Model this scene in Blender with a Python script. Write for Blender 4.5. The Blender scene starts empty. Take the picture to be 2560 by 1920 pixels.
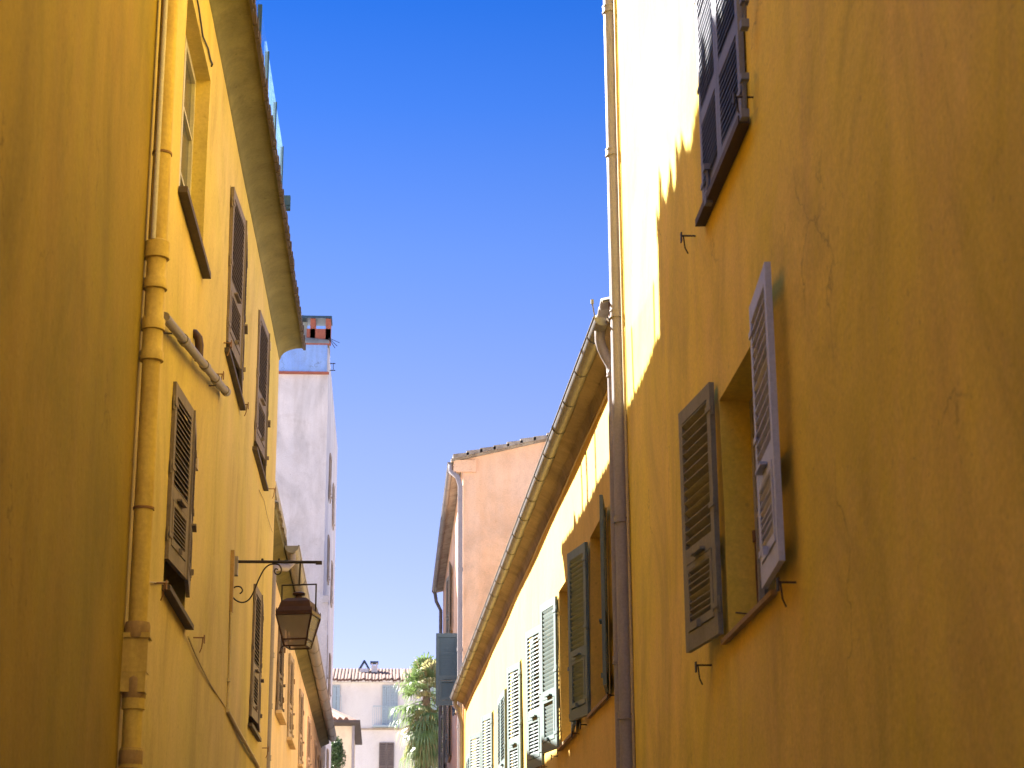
import bpy, math, random
from mathutils import Vector, Matrix
random.seed(7)
R = math.radians
scene = bpy.context.scene
col = scene.collection

# ---------------------------------------------------------------- camera
EYE = 1.6
AX_R = Vector((0.99796029, -0.01295288, -0.0625099))
AX_F = Vector((-0.06353822, -0.29629148, -0.95298177))
AX_U = Vector((-0.00617729, 0.95500973, -0.29651014))
M3 = Matrix((AX_R, AX_F, AX_U))            # camera axes -> world
cd = bpy.data.cameras.new("camera")
cam = bpy.data.objects.new("camera", cd); col.objects.link(cam)
m4 = M3.to_4x4(); m4.translation = Vector((0, 0, EYE)); cam.matrix_world = m4
cd.sensor_width = 36.0; cd.lens = 4800 / 2560 * 36.0
cd.clip_start = 0.1; cd.clip_end = 2000
cd.dof.use_dof = True; cd.dof.focus_distance = 22.0; cd.dof.aperture_fstop = 5.0
scene.camera = cam

# ---------------------------------------------------------------- sky, sun, exposure
SUN_EL = 37.6
to_sun = Vector((-3.5, 3.6, 5.02 * math.tan(R(SUN_EL)))).normalized()
w = bpy.data.worlds.new("World"); scene.world = w; w.use_nodes = True
nt = w.node_tree
bg = nt.nodes["Background"]; bg.inputs[1].default_value = 0.10
sky = nt.nodes.new("ShaderNodeTexSky"); sky.sky_type = 'NISHITA'; sky.sun_disc = False
sky.sun_elevation = R(SUN_EL); sky.sun_rotation = math.atan2(-3.5, 3.6)
sky.air_density = 0.6; sky.dust_density = 0.0; sky.ozone_density = 6.0
# deep Mediterranean blue in view: the sky's colour graded by elevation
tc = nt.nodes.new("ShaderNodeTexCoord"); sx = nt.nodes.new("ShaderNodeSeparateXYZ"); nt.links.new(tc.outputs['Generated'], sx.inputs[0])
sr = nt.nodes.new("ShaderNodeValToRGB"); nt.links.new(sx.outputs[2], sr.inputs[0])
SKY = [(0.0, (.58, .345, .28)), (.15, (.46, .275, .26)), (.27, (.36, .25, .25)), (.36, (.22, .22, .28)), (.43, (.10, .175, .29)), (.48, (.045, .145, .28)), (.62, (.55, .50, .46)), (1.0, (2.7, 2.1, 1.5))]  # last stops: unseen zenith brightened and warmed as added fill for shaded walls
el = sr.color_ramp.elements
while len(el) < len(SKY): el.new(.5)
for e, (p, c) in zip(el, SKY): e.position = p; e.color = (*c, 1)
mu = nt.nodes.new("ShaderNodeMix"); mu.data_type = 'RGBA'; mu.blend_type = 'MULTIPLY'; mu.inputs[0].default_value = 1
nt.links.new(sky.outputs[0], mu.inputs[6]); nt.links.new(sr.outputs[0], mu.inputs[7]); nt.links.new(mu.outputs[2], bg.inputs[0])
sd = bpy.data.lights.new("sun", 'SUN'); sd.energy = 4.0; sd.angle = R(0.5); sd.color = (1.0, 0.94, 0.84)
sun = bpy.data.objects.new("sun", sd); col.objects.link(sun)
sun.rotation_euler = (-to_sun).to_track_quat('-Z', 'Y').to_euler(); sun.location = (0, 0, 40)
scene.view_settings.view_transform = 'Standard'; scene.view_settings.look = 'None'
scene.view_settings.exposure = 3.1; scene.view_settings.gamma = 1.0

# ---------------------------------------------------------------- helpers
def ray(px, py):                            # direction of a point of the photo (2560 x 1920)
    return M3 @ Vector(((px - 1280) / 4800, -(py - 960) / 4800, -1.0))

class MB:
    def __init__(s): s.v = []; s.f = []; s.sm = []
    def quad(s, a, b, c, d, smooth=False):
        n = len(s.v); s.v += [Vector(a), Vector(b), Vector(c), Vector(d)]; s.f.append((n, n+1, n+2, n+3)); s.sm.append(smooth)
    def poly(s, pts):
        n = len(s.v); s.v += [Vector(p) for p in pts]; s.f.append(tuple(range(n, n+len(pts)))); s.sm.append(False)
    def hexa(s, p):                         # eight corners, p[0:4] bottom loop, p[4:8] top loop
        n = len(s.v); s.v += [Vector(q) for q in p]
        for f in ((3,2,1,0),(4,5,6,7),(0,1,5,4),(1,2,6,5),(2,3,7,6),(3,0,4,7)):
            s.f.append(tuple(n+i for i in f)); s.sm.append(False)
    def box(s, x0, x1, y0, y1, z0, z1, T=None):
        p = [(x0,y0,z0),(x1,y0,z0),(x1,y1,z0),(x0,y1,z0),(x0,y0,z1),(x1,y0,z1),(x1,y1,z1),(x0,y1,z1)]
        s.hexa([T(Vector(q)) if T else q for q in p])
    def tube(s, pts, r, n=12, cap=True, radii=None):
        pts = [Vector(p) for p in pts]; base = len(s.v); prev = None
        for i, p in enumerate(pts):
            d = (pts[min(i+1, len(pts)-1)] - pts[max(i-1, 0)]).normalized()
            if prev is None:
                a = Vector((0, 0, 1)) if abs(d.z) < .9 else Vector((1, 0, 0))
                u = d.cross(a).normalized()
            else:
                u = (prev - d * prev.dot(d)).normalized()
            prev = u; v = d.cross(u); rr = radii[i] if radii else r
            for k in range(n):
                t = 2 * math.pi * k / n; s.v.append(p + (u * math.cos(t) + v * math.sin(t)) * rr)
        for i in range(len(pts)-1):
            for k in range(n):
                a = base + i*n + k; b = base + i*n + (k+1) % n
                s.f.append((a, b, b+n, a+n)); s.sm.append(True)
        if cap:
            s.f.append(tuple(base + k for k in reversed(range(n)))); s.sm.append(False)
            s.f.append(tuple(base + (len(pts)-1)*n + k for k in range(n))); s.sm.append(False)
    def extrude(s, prof, T0, T1, closed=True, smooth=False):  # prof: list of 2D; T0/T1 map 2D -> 3D at the two ends
        n = len(s.v); k = len(prof)
        s.v += [T0(p) for p in prof] + [T1(p) for p in prof]
        for i in range(k if closed else k-1):
            j = (i+1) % k; s.f.append((n+i, n+j, n+k+j, n+k+i)); s.sm.append(smooth)
        if closed:
            s.f.append(tuple(n+i for i in reversed(range(k)))); s.f.append(tuple(n+k+i for i in range(k))); s.sm += [False, False]
    def build(s, name, mat, parent=None, label=None):
        me = bpy.data.meshes.new(name)
        off = wloc(parent) if parent else Vector((0, 0, 0))
        me.from_pydata([tuple(v - off) for v in s.v], [], s.f)
        me.polygons.foreach_set('use_smooth', s.sm)
        me.materials.append(mat); me.update(); me.set_sharp_from_angle(angle=R(50))
        o = bpy.data.objects.new(name, me); col.objects.link(o)
        if parent: o.parent = parent
        if label: o['label'] = label
        return o

def wloc(o):
    v = Vector((0, 0, 0))
    while o: v += o.location; o = o.parent
    return v

def thing(name, label, cat, loc, group=None):
    o = bpy.data.objects.new(name, None); col.objects.link(o); o.location = loc; o.empty_display_size = .2
    o['label'] = label; o['category'] = cat
    if group: o['group'] = group
    return o
def tag(o, label, cat, group=None):
    o['label'] = label; o['category'] = cat
    if group: o['group'] = group
    return o

# ---------------------------------------------------------------- materials
def newmat(name):
    m = bpy.data.materials.new(name); m.use_nodes = True
    return m, m.node_tree, m.node_tree.nodes["Principled BSDF"]
def noise(t, co, scale, detail=4, rough=.55, dist=0):
    n = t.nodes.new("ShaderNodeTexNoise"); n.inputs['Scale'].default_value = scale
    n.inputs['Detail'].default_value = detail; n.inputs['Roughness'].default_value = rough
    n.inputs['Distortion'].default_value = dist; t.links.new(co, n.inputs['Vector']); return n.outputs['Fac']
def ramp(t, fac, stops):
    r = t.nodes.new("ShaderNodeValToRGB"); e = r.color_ramp.elements
    while len(e) < len(stops): e.new(.5)
    for i, (p, c) in enumerate(stops):
        e[i].position = p; e[i].color = (c, c, c, 1) if not isinstance(c, tuple) else (*c, 1)
    t.links.new(fac, r.inputs[0]); return r.outputs[0]
def mix(t, fac, a, b, mode='MIX'):
    n = t.nodes.new("ShaderNodeMix"); n.data_type = 'RGBA'; n.blend_type = mode
    for s, v in ((n.inputs[0], fac), (n.inputs[6], a), (n.inputs[7], b)):
        if isinstance(v, (int, float)): s.default_value = v
        elif isinstance(v, tuple): s.default_value = (*v, 1)
        else: t.links.new(v, s)
    return n.outputs[2]
def coords(t, scale=(1, 1, 1), rot=(0, 0, 0)):
    g = t.nodes.new("ShaderNodeNewGeometry")
    mp = t.nodes.new("ShaderNodeMapping"); mp.inputs['Scale'].default_value = scale; mp.inputs['Rotation'].default_value = rot
    t.links.new(g.outputs['Position'], mp.inputs[0]); return mp.outputs[0]
def bump(t, b, h, strength, dist=.02):
    n = t.nodes.new("ShaderNodeBump"); n.inputs['Strength'].default_value = strength; n.inputs['Distance'].default_value = dist
    t.links.new(h, n.inputs['Height']); t.links.new(n.outputs[0], b.inputs['Normal'])

def plaster(name, base, alt, dark, cracks=.6, blot=.6, bumpy=.22, streak=.45):
    m, t, b = newmat(name)
    c = coords(t); cs = coords(t, (1.6, 1.6, .16)); cf = coords(t, (5, 5, .5))
    big = ramp(t, noise(t, c, .55, 5, .6, .6), [(.38, 0.), (.60, 1.)])
    colr = mix(t, big, base, alt)
    st = ramp(t, noise(t, cs, 1.5, 6, .62, .3), [(.45, 0.), (.75, streak)])
    colr = mix(t, st, colr, dark)
    st2 = ramp(t, noise(t, cf, 1.3, 4, .6, .2), [(.5, 0.), (.8, streak * .6)])
    colr = mix(t, st2, colr, alt)
    bl = ramp(t, noise(t, c, 1.7, 6, .7, 1.0), [(.5, 0.), (.72, blot * .5)])
    colr = mix(t, bl, colr, dark)
    # hairline cracks
    wv = t.nodes.new("ShaderNodeTexVoronoi"); wv.feature = 'DISTANCE_TO_EDGE'; wv.inputs['Scale'].default_value = .55
    nz = t.nodes.new("ShaderNodeTexNoise"); nz.inputs['Scale'].default_value = 2.3; nz.inputs['Detail'].default_value = 5
    t.links.new(c, nz.inputs['Vector'])
    va = t.nodes.new("ShaderNodeVectorMath"); va.operation = 'MULTIPLY_ADD'; va.inputs[1].default_value = (.7, .7, .7)
    t.links.new(nz.outputs['Color'], va.inputs[0]); t.links.new(coords(t, (1, 1, .45)), va.inputs[2]); t.links.new(va.outputs[0], wv.inputs['Vector'])
    cr = ramp(t, wv.outputs[0], [(0.0, 1.), (.005, 0.)])
    msk = ramp(t, noise(t, c, .9, 2), [(.5, 0.), (.62, cracks)])
    cm = t.nodes.new("ShaderNodeMath"); cm.operation = 'MULTIPLY'; t.links.new(cr, cm.inputs[0]); t.links.new(msk, cm.inputs[1])
    colr = mix(t, cm.outputs[0], colr, tuple(x * .45 for x in dark))
    sm = ramp(t, noise(t, coords(t, (1.0, 1.0, .55), (.25, .1, 0)), .75, 6, .62, 1.8), [(.32, 1 - streak * .42), (.5, 1.0), (.70, 1.0 + streak * .25)])
    colr = mix(t, 1.0, colr, sm, 'MULTIPLY')
    fine = ramp(t, noise(t, c, 38, 4, .7), [(.3, .86), (.7, 1.08)])
    colr = mix(t, 1.0, colr, fine, 'MULTIPLY')
    drip = ramp(t, noise(t, coords(t, (11, 11, .5)), 1.0, 5, .7, .4), [(.60, 0.), (.68, .16)])
    colr = mix(t, drip, colr, dark)
    pit = ramp(t, noise(t, c, 17, 2, .4), [(.70, 0.), (.74, .35)])
    colr = mix(t, pit, colr, tuple(x * .6 for x in dark))
    t.links.new(colr, b.inputs['Base Color'])
    b.inputs['Roughness'].default_value = .9; b.inputs['Specular IOR Level'].default_value = .2
    h1 = noise(t, c, 2.2, 6, .55); h2 = noise(t, c, 26, 5, .6)
    ad = t.nodes.new("ShaderNodeMath"); ad.operation = 'MULTIPLY_ADD'; ad.inputs[1].default_value = .10
    t.links.new(h2, ad.inputs[0]); t.links.new(h1, ad.inputs[2])
    bump(t, b, ad.outputs[0], bumpy, .05)
    return m

def paint(name, base, dark, rough=.55, wear=.3, metal=0., scale=9, bs=.15, stretch=(1, 1, .3)):
    m, t, b = newmat(name)
    c = coords(t, stretch)
    f = ramp(t, noise(t, c, scale, 6, .65, .4), [(.42, 0.), (.75, wear)])
    colr = mix(t, f, base, dark)
    f2 = ramp(t, noise(t, coords(t), scale * 5, 4, .7), [(.3, .85), (.7, 1.1)])
    colr = mix(t, 1.0, colr, f2, 'MULTIPLY')
    t.links.new(colr, b.inputs['Base Color']); b.inputs['Roughness'].default_value = rough
    b.inputs['Metallic'].default_value = metal; b.inputs['Specular IOR Level'].default_value = .35
    bump(t, b, noise(t, c, scale * 3, 4), bs, .01)
    return m
def plain(name, c, rough=.6, metal=0.):
    return paint(name, c, tuple(x * .6 for x in c), rough, .4, metal)

MAT = {
 'ochre_right': plaster('ochre_right', (.88, .61, .125), (.83, .61, .075), (.72, .46, .13)),
 'ochre_b2': plaster('ochre_b2', (.74, .47, .11), (.71, .47, .10), (.60, .36, .09), cracks=.1, streak=.3),
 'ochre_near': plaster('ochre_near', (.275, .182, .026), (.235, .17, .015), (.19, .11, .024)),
 'yellow_left': plaster('yellow_left', (.56, .42, .165), (.53, .415, .12), (.46, .315, .12), cracks=.12),
 'peach_left': plaster('peach_left', (.78, .60, .36), (.72, .56, .36), (.55, .42, .28), cracks=.1),
 'orange_wall': plaster('orange_wall', (.82, .52, .32), (.84, .58, .42), (.76, .42, .22), cracks=.05, blot=.4),
 'tower_white': plaster('tower_white', (.62, .61, .64), (.70, .68, .70), (.40, .36, .34), cracks=.5, streak=.45),
 'band_blue': plaster('band_blue', (.20, .36, .80), (.26, .42, .80), (.18, .24, .42), cracks=.7),
 'far_white': plaster('far_white', (.80, .76, .72), (.82, .78, .76), (.68, .62, .56), cracks=0., streak=.15),
 'far_cream': plaster('far_cream', (.76, .62, .46), (.78, .66, .50), (.6, .46, .34), cracks=0.),
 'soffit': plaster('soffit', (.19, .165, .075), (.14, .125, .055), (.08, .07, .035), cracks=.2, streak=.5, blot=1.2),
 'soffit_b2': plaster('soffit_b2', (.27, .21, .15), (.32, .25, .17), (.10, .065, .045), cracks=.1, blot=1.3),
 'shut_brown': paint('shut_brown', (.19, .15, .135), (.09, .07, .065), .7, .6),
 'shut_grey': paint('shut_grey', (.25, .235, .19), (.16, .15, .12), .65, .5),
 'shut_lilac': paint('shut_lilac', (.42, .44, .60), (.27, .27, .36), .45, .5),
 'shut_dark': paint('shut_dark', (.17, .18, .25), (.09, .09, .12), .55, .5),
 'shut_aqua': paint('shut_aqua', (.15, .205, .21), (.11, .15, .145), .55, .4),
 'shut_blue': paint('shut_blue', (.03, .07, .12), (.02, .045, .075), .55, .4),
 'shut_paleblue': paint('shut_paleblue', (.42, .52, .58), (.33, .42, .48), .6, .3),
 'wood_pale': paint('wood_pale', (.45, .36, .28), (.28, .21, .16), .7, .5),
 'sill_dark': paint('sill_dark', (.075, .055, .05), (.04, .03, .028), .7, .6),
 'sill_ochre': paint('sill_ochre', (.36, .23, .10), (.16, .10, .05), .8, .6),
 'frame_white': paint('frame_white', (.50, .46, .42), (.34, .30, .27), .6, .5),
 'iron': paint('iron', (.035, .028, .03), (.02, .015, .015), .55, .5, .3),
 'lantern_metal': paint('lantern_metal', (.055, .026, .028), (.028, .014, .016), .5, .6, .3),
 'zinc': paint('zinc', (.21, .205, .21), (.11, .10, .10), .5, .6, .25),
 'pvc_brown': paint('pvc_brown', (.31, .285, .305), (.20, .17, .18), .5, .5),
 'pipe_ochre': paint('pipe_ochre', (.56, .40, .10), (.28, .17, .05), .65, .6, 0, 6, .4),
 'pipe_grey': paint('pipe_grey', (.24, .21, .22), (.14, .12, .12), .5, .5),
 'cable_pale': plain('cable_pale', (.48, .38, .22)),
 'cable_dark': plain('cable_dark', (.04, .035, .03)),
 'tile': paint('tile', (.22, .11, .08), (.10, .06, .045), .85, .8, 0, 3, .5, (1, 1, 1)),
 'tile_far': paint('tile_far', (.17, .085, .065), (.06, .04, .03), .9, 1.0, 0, 2.2, .5, (1, 1, 1)),
 'tile_grey': paint('tile_grey', (.40, .36, .31), (.14, .10, .08), .9, .9, 0, 4, .5, (1, 1, 1)),
 'brick': paint('brick', (.36, .12, .08), (.20, .07, .06), .9, .7, 0, 6, .5, (1, 1, 1)),
 'stone': paint('stone', (.38, .34, .28), (.20, .17, .13), .9, .7, 0, 4, .5, (1, 1, 1)),
 'interior': plain('interior', (.05, .045, .04)),
 'rust': paint('rust', (.25, .13, .06), (.1, .06, .04), .8, .7),
 'trunk': paint('trunk', (.20, .14, .09), (.09, .06, .04), .95, .8, 0, 8, .9, (1, 1, 3)),
}
def glassmat(name, tint, rough=.08, alpha=.45, base=(.05, .055, .06)):
    m, t, b = newmat(name)
    b.inputs['Base Color'].default_value = (*base, 1); b.inputs['Roughness'].default_value = .2
    b.inputs['Specular IOR Level'].default_value = .5
    n = noise(t, coords(t), 3, 3); bump(t, b, n, .04, .02)
    return m
MAT['pane'] = glassmat('pane', None)
def clear_glass(name, tint, mixf):
    m = bpy.data.materials.new(name); m.use_nodes = True; t = m.node_tree; t.nodes.clear()
    out = t.nodes.new("ShaderNodeOutputMaterial"); mx = t.nodes.new("ShaderNodeMixShader")
    tr = t.nodes.new("ShaderNodeBsdfTransparent"); tr.inputs[0].default_value = (*tint, 1)
    pb = t.nodes.new("ShaderNodeBsdfPrincipled"); pb.inputs['Roughness'].default_value = .25
    f = ramp(t, noise(t, coords(t), 7, 4), [(.3, tuple(x * .8 for x in tint)), (.7, tint)])
    t.links.new(f, pb.inputs['Base Color'])
    mx.inputs[0].default_value = mixf; t.links.new(tr.outputs[0], mx.inputs[1]); t.links.new(pb.outputs[0], mx.inputs[2])
    t.links.new(mx.outputs[0], out.inputs[0]); return m
MAT['lamp_glass'] = clear_glass('lamp_glass', (.56, .50, .56), .35)
def frosted(name, tint, f):
    m = bpy.data.materials.new(name); m.use_nodes = True; t = m.node_tree; t.nodes.clear()
    out = t.nodes.new("ShaderNodeOutputMaterial"); mx = t.nodes.new("ShaderNodeMixShader")
    tr = t.nodes.new("ShaderNodeBsdfTransparent"); tl = t.nodes.new("ShaderNodeBsdfTranslucent"); tl.inputs[0].default_value = (*tint, 1)
    t.links.new(ramp(t, noise(t, coords(t, (1, 3, 1)), 3, 5), [(.35, f * .6), (.65, f * 1.5)]), mx.inputs[0])
    t.links.new(tr.outputs[0], mx.inputs[1]); t.links.new(tl.outputs[0], mx.inputs[2]); t.links.new(mx.outputs[0], out.inputs[0]); return m
MAT['terrace_glass'] = frosted('terrace_glass', (.40, .66, .95), .06)
def leafmat(name, a, b_, trans=.35):
    m, t, b = newmat(name)
    oi = t.nodes.new("ShaderNodeTexNoise"); oi.inputs['Scale'].default_value = 2.5; t.links.new(coords(t), oi.inputs['Vector'])
    t.links.new(mix(t, ramp(t, oi.outputs['Fac'], [(.35, 0.), (.65, 1.)]), a, b_), b.inputs['Base Color'])
    b.inputs['Roughness'].default_value = .45
    out = t.nodes["Material Output"]; tl = t.nodes.new("ShaderNodeBsdfTranslucent"); tl.inputs[0].default_value = (*[min(1, x * 1.5) for x in a], 1)
    mx = t.nodes.new("ShaderNodeMixShader"); mx.inputs[0].default_value = trans
    t.links.new(b.outputs[0], mx.inputs[1]); t.links.new(tl.outputs[0], mx.inputs[2]); t.links.new(mx.outputs[0], out.inputs[0])
    return m
MAT['palm_green'] = leafmat('palm_green', (.11, .17, .05), (.25, .31, .14))
MAT['palm_dry'] = leafmat('palm_dry', (.30, .28, .12), (.30, .22, .11), .3)
MAT['bush'] = leafmat('bush', (.035, .07, .02), (.06, .10, .03), .2)

def paving():
    m, t, b = newmat('paving'); c = coords(t)
    br = t.nodes.new("ShaderNodeTexBrick"); br.inputs['Scale'].default_value = 2.2; t.links.new(c, br.inputs['Vector'])
    br.inputs['Color1'].default_value = (.34, .30, .25, 1); br.inputs['Color2'].default_value = (.26, .23, .20, 1); br.inputs['Mortar'].default_value = (.12, .11, .1, 1)
    t.links.new(mix(t, noise(t, c, 3, 5), br.outputs[0], (.30, .26, .21)), b.inputs['Base Color']); b.inputs['Roughness'].default_value = .85
    bump(t, b, br.outputs['Fac'], -.3, .01); return m
MAT['paving'] = paving()

# ---------------------------------------------------------------- facade frame: s along the wall, n out into the street, z up
class Wall:
    def __init__(s, x0, y0, slope, side):   # wall line x = x0 + slope*(y - y0); side = +1 right of the street, -1 left
        s.x0, s.y0, s.sl, s.side = x0, y0, slope, side
        s.nv = Vector((-side, slope * side, 0)).normalized()
    def x(s, y): return s.x0 + s.sl * (y - s.y0)
    def P(s, y, n, z): return Vector((s.x(y), y, z)) + s.nv * n     # z absolute
    def hit(s, px, py, n=0):                # point of the wall (shifted out by n) seen at a photo pixel
        v = ray(px, py); t = (s.x0 - s.side * n - s.sl * s.y0) / (v.x - s.sl * v.y)
        return Vector((0, 0, EYE)) + v * t

def facade(wl, y0, y1, z0, z1, holes, depth0, thick, mat, parent, name='wall', wob=.012):
    """front sheet with real openings and reveals, closed behind by a box"""
    m = MB()
    def fine(a, b, step):
        k = max(1, int((b - a) / step)); return [a + (b - a) * i / k for i in range(k)]
    def lines(lo, hi, cuts, step):
        c = sorted(set([lo, hi] + [x for x in cuts if lo < x < hi])); out = []
        for a, b in zip(c, c[1:]): out += fine(a, b, step)
        return out + [hi]
    ys = lines(y0, y1, [h[0] for h in holes] + [h[1] for h in holes], .5)
    zs = lines(z0, z1, [h[2] for h in holes] + [h[3] for h in holes], .5)
    def wobf(y, z):
        if y in (y0, y1) or z in (z0, z1): return 0
        return wob * (math.sin(y * 1.3 + z * .7) * .6 + math.sin(y * .47 - z * 1.9 + 1) * .4)
    idx = {}
    for i, y in enumerate(ys):
        for j, z in enumerate(zs):
            idx[i, j] = len(m.v); m.v.append(wl.P(y, wobf(y, z), z))
    def inhole(y, z): return any(h[0] < y < h[1] and h[2] < z < h[3] for h in holes)
    for i in range(len(ys) - 1):
        for j in range(len(zs) - 1):
            if inhole((ys[i] + ys[i+1]) / 2, (zs[j] + zs[j+1]) / 2): continue
            m.f.append((idx[i, j], idx[i+1, j], idx[i+1, j+1], idx[i, j+1])); m.sm.append(True)
    for hole in holes:
        a, b, c, d = hole[:4]; depth = hole[4] if len(hole) > 4 else depth0
        hy = [y for y in ys if a <= y <= b]; hz = [z for z in zs if c <= z <= d]
        for p, q in zip(hy, hy[1:]):
            for z in (c, d): m.quad(wl.P(p, wobf(p, z), z), wl.P(q, wobf(q, z), z), wl.P(q, -depth, z), wl.P(p, -depth, z))
        for p, q in zip(hz, hz[1:]):
            for y in (a, b): m.quad(wl.P(y, wobf(y, p), p), wl.P(y, wobf(y, q), q), wl.P(y, -depth, q), wl.P(y, -depth, p))
        # blackish room behind is closed by the back face of the opening
        m.quad(wl.P(a, -depth - .25, c), wl.P(b, -depth - .25, c), wl.P(b, -depth - .25, d), wl.P(a, -depth - .25, d))
        for y in (a, b): m.quad(wl.P(y, -depth, c), wl.P(y, -depth, d), wl.P(y, -depth - .25, d), wl.P(y, -depth - .25, c))
        for z in (c, d): m.quad(wl.P(a, -depth, z), wl.P(b, -depth, z), wl.P(b, -depth - .25, z), wl.P(a, -depth - .25, z))
    P = wl.P; T = -thick
    m.quad(P(y0, 0, z0), P(y0, 0, z1), P(y0, T, z1), P(y0, T, z0)); m.quad(P(y1, 0, z0), P(y1, T, z0), P(y1, T, z1), P(y1, 0, z1))
    m.quad(P(y0, T, z0), P(y0, T, z1), P(y1, T, z1), P(y1, T, z0)); m.quad(P(y0, 0, z1), P(y1, 0, z1), P(y1, T, z1), P(y0, T, z1))
    return m.build(name, mat, parent)

def leaf(wl, yh, dirn, z0, h, wd, ang, mat, parent, n0=.01, slats=19, open_=False, flap=True, sr=.105, handle=True, label=None, tilt=38, th=.032, low=8):
    """louvred shutter leaf hinged at yh; dirn +1 runs away from the camera. ang: degrees out of the wall plane"""
    m = MB(); a = R(ang)
    base = wl.P(yh, n0, z0); u = (Vector((wl.sl, 1, 0)).normalized() * dirn * math.cos(a) + wl.nv * math.sin(a)).normalized()
    nn = (wl.nv - u * wl.nv.dot(u)).normalized()          # outward normal of the leaf
    T = lambda q: base + u * q.x + nn * q.y + Vector((0, 0, 1)) * q.z
    st = .072
    zr = h * .345                                          # middle rail
    def B(x0, x1, y0, y1, a0, a1): m.box(x0, x1, y0, y1, a0, a1, T)
    B(0, st, 0, th, 0, h); B(wd - st, wd, 0, th, 0, h)
    B(st, wd-st, .001, th-.001, 0, .11); B(st, wd-st, .001, th-.001, h-.09, h); B(st, wd-st, .001, th-.001, zr, zr + .10)
    def slatrow(x0, x1, a0, a1, n, yoff=0):
        for i in range(n):
            zc = a0 + (a1 - a0) * (i + .5) / n; t = R(tilt) * (-1 if open_ else 1)
            t += R(random.uniform(-2.5, 2.5)) + (R(random.uniform(-12, 12)) if random.random() < .06 else 0)
            hw = .024; dy, dz = hw * math.cos(t), hw * math.sin(t); yc = th / 2 + yoff
            k = .0035
            p = [(x0, yc-dy, zc+dz-k), (x1, yc-dy, zc+dz-k), (x1, yc+dy, zc-dz-k), (x0, yc+dy, zc-dz-k),
                 (x0, yc-dy, zc+dz+k), (x1, yc-dy, zc+dz+k), (x1, yc+dy, zc-dz+k), (x0, yc+dy, zc-dz+k)]
            m.hexa([T(Vector(q)) for q in p])
    slatrow(st, wd-st, zr + .10, h - .09, slats)
    if flap:                                              # lower panel: a hinged flap frame standing 4 mm proud
        f = .05; o0, o1 = .002, th + .004
        B(st + .006, st + f, o0, o1, .118, zr - .008); B(wd-st-f, wd-st-.006, o0, o1, .118, zr-.008)
        B(st + f, wd-st-f, o0, o1, .118, .118 + f); B(st + f, wd-st-f, o0, o1, zr-.008-f*.7, zr-.008)
        slatrow(st + f, wd-st-f, .118 + f, zr-.008-f*.7, low)
        B(wd/2-.006, wd/2+.006, th + .004, th + .03, .105, .15)
    else: slatrow(st, wd-st, .11, zr, low)
    if handle: B(wd * .30, wd * .62, th, th + .035, zr + .02, zr + .035)
    for zz in (.16, h * .5, h - .18):                    # hinges
        B(-.02, .09, th, th + .006, zz, zz + .035)
        m.tube([T(Vector((-.012, th * .6, zz - .03))), T(Vector((-.012, th * .6, zz + .07)))], .009, 8)
    return m.build('shutter', mat, parent, label)

def window(wl, y0, y1, z0, z1, depth, parent, fmat, name='window', sill=None, sillmat=None, bars=1, label=None, trans=1, drop=.05):
    """casement frame with bars; its pane and sill are sub-parts"""
    m = MB(); b0, b1 = -depth + .0, -depth + .05; P = wl.P
    def B(ya, yb, na, nb, za, zb): m.box(ya, yb, na, nb, za, zb, lambda q: P(q.x, q.y, q.z))
    f = .06; e = .003
    B(y0+e, y0+f, b0, b1, z0+e, z1-e); B(y1-f, y1-e, b0, b1, z0+e, z1-e); B(y0+f, y1-f, b0+.001, b1-.001, z0+e, z0+f); B(y0+f, y1-f, b0+.001, b1-.001, z1-f, z1-e)
    ym = (y0 + y1) / 2; B(ym-.045, ym+.045, b0-.002, b1+.01, z0+f, z1-f)
    for k in range(trans): zz = z0 + (z1 - z0) * (k + 1) / (trans + 1); B(y0+f, ym-.045, b0+.004, b1-.006, zz-.014, zz+.014); B(ym+.045, y1-f, b0+.004, b1-.006, zz-.014, zz+.014)
    o = m.build(name, fmat, parent, label)
    g = MB(); g.quad(P(y0+.02, b0+.02, z0+.02), P(y1-.02, b0+.02, z0+.02), P(y1-.02, b0+.02, z1-.02), P(y0+.02, b0+.02, z1-.02)); g.build('pane', MAT['pane'], o)
    if sill:
        s = MB(); ov, out, thk = sill
        s.box(y0-ov, y1+ov, 0.002, out, z0-thk, z0-.002, lambda q: P(q.x, q.y, q.z - (drop * q.y if q.y > .01 else 0)))
        s.box(y0+e, y1-e, -depth, 0.002, z0-thk*.8, z0+.004, lambda q: P(q.x, q.y, q.z)); s.build('sill', sillmat, o)
    return o

def hook(wl, y, z, parent, L=.09, mat='iron', stem=True):
    m = MB(); P = wl.P
    m.tube([P(y, -.01, z), P(y, L, z)], .006, 6); m.box(y-.02, y+.02, L, L+.008, z-.045, z+.02, lambda q: P(q.x, q.y, q.z))
    if stem: m.tube([P(y-.0, L*.9, z), P(y+.01, L*.8, z-.08), P(y+.015, L*.6, z-.12)], .005, 6)
    return m.build('shutter_hook', MAT[mat], parent)

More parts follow.
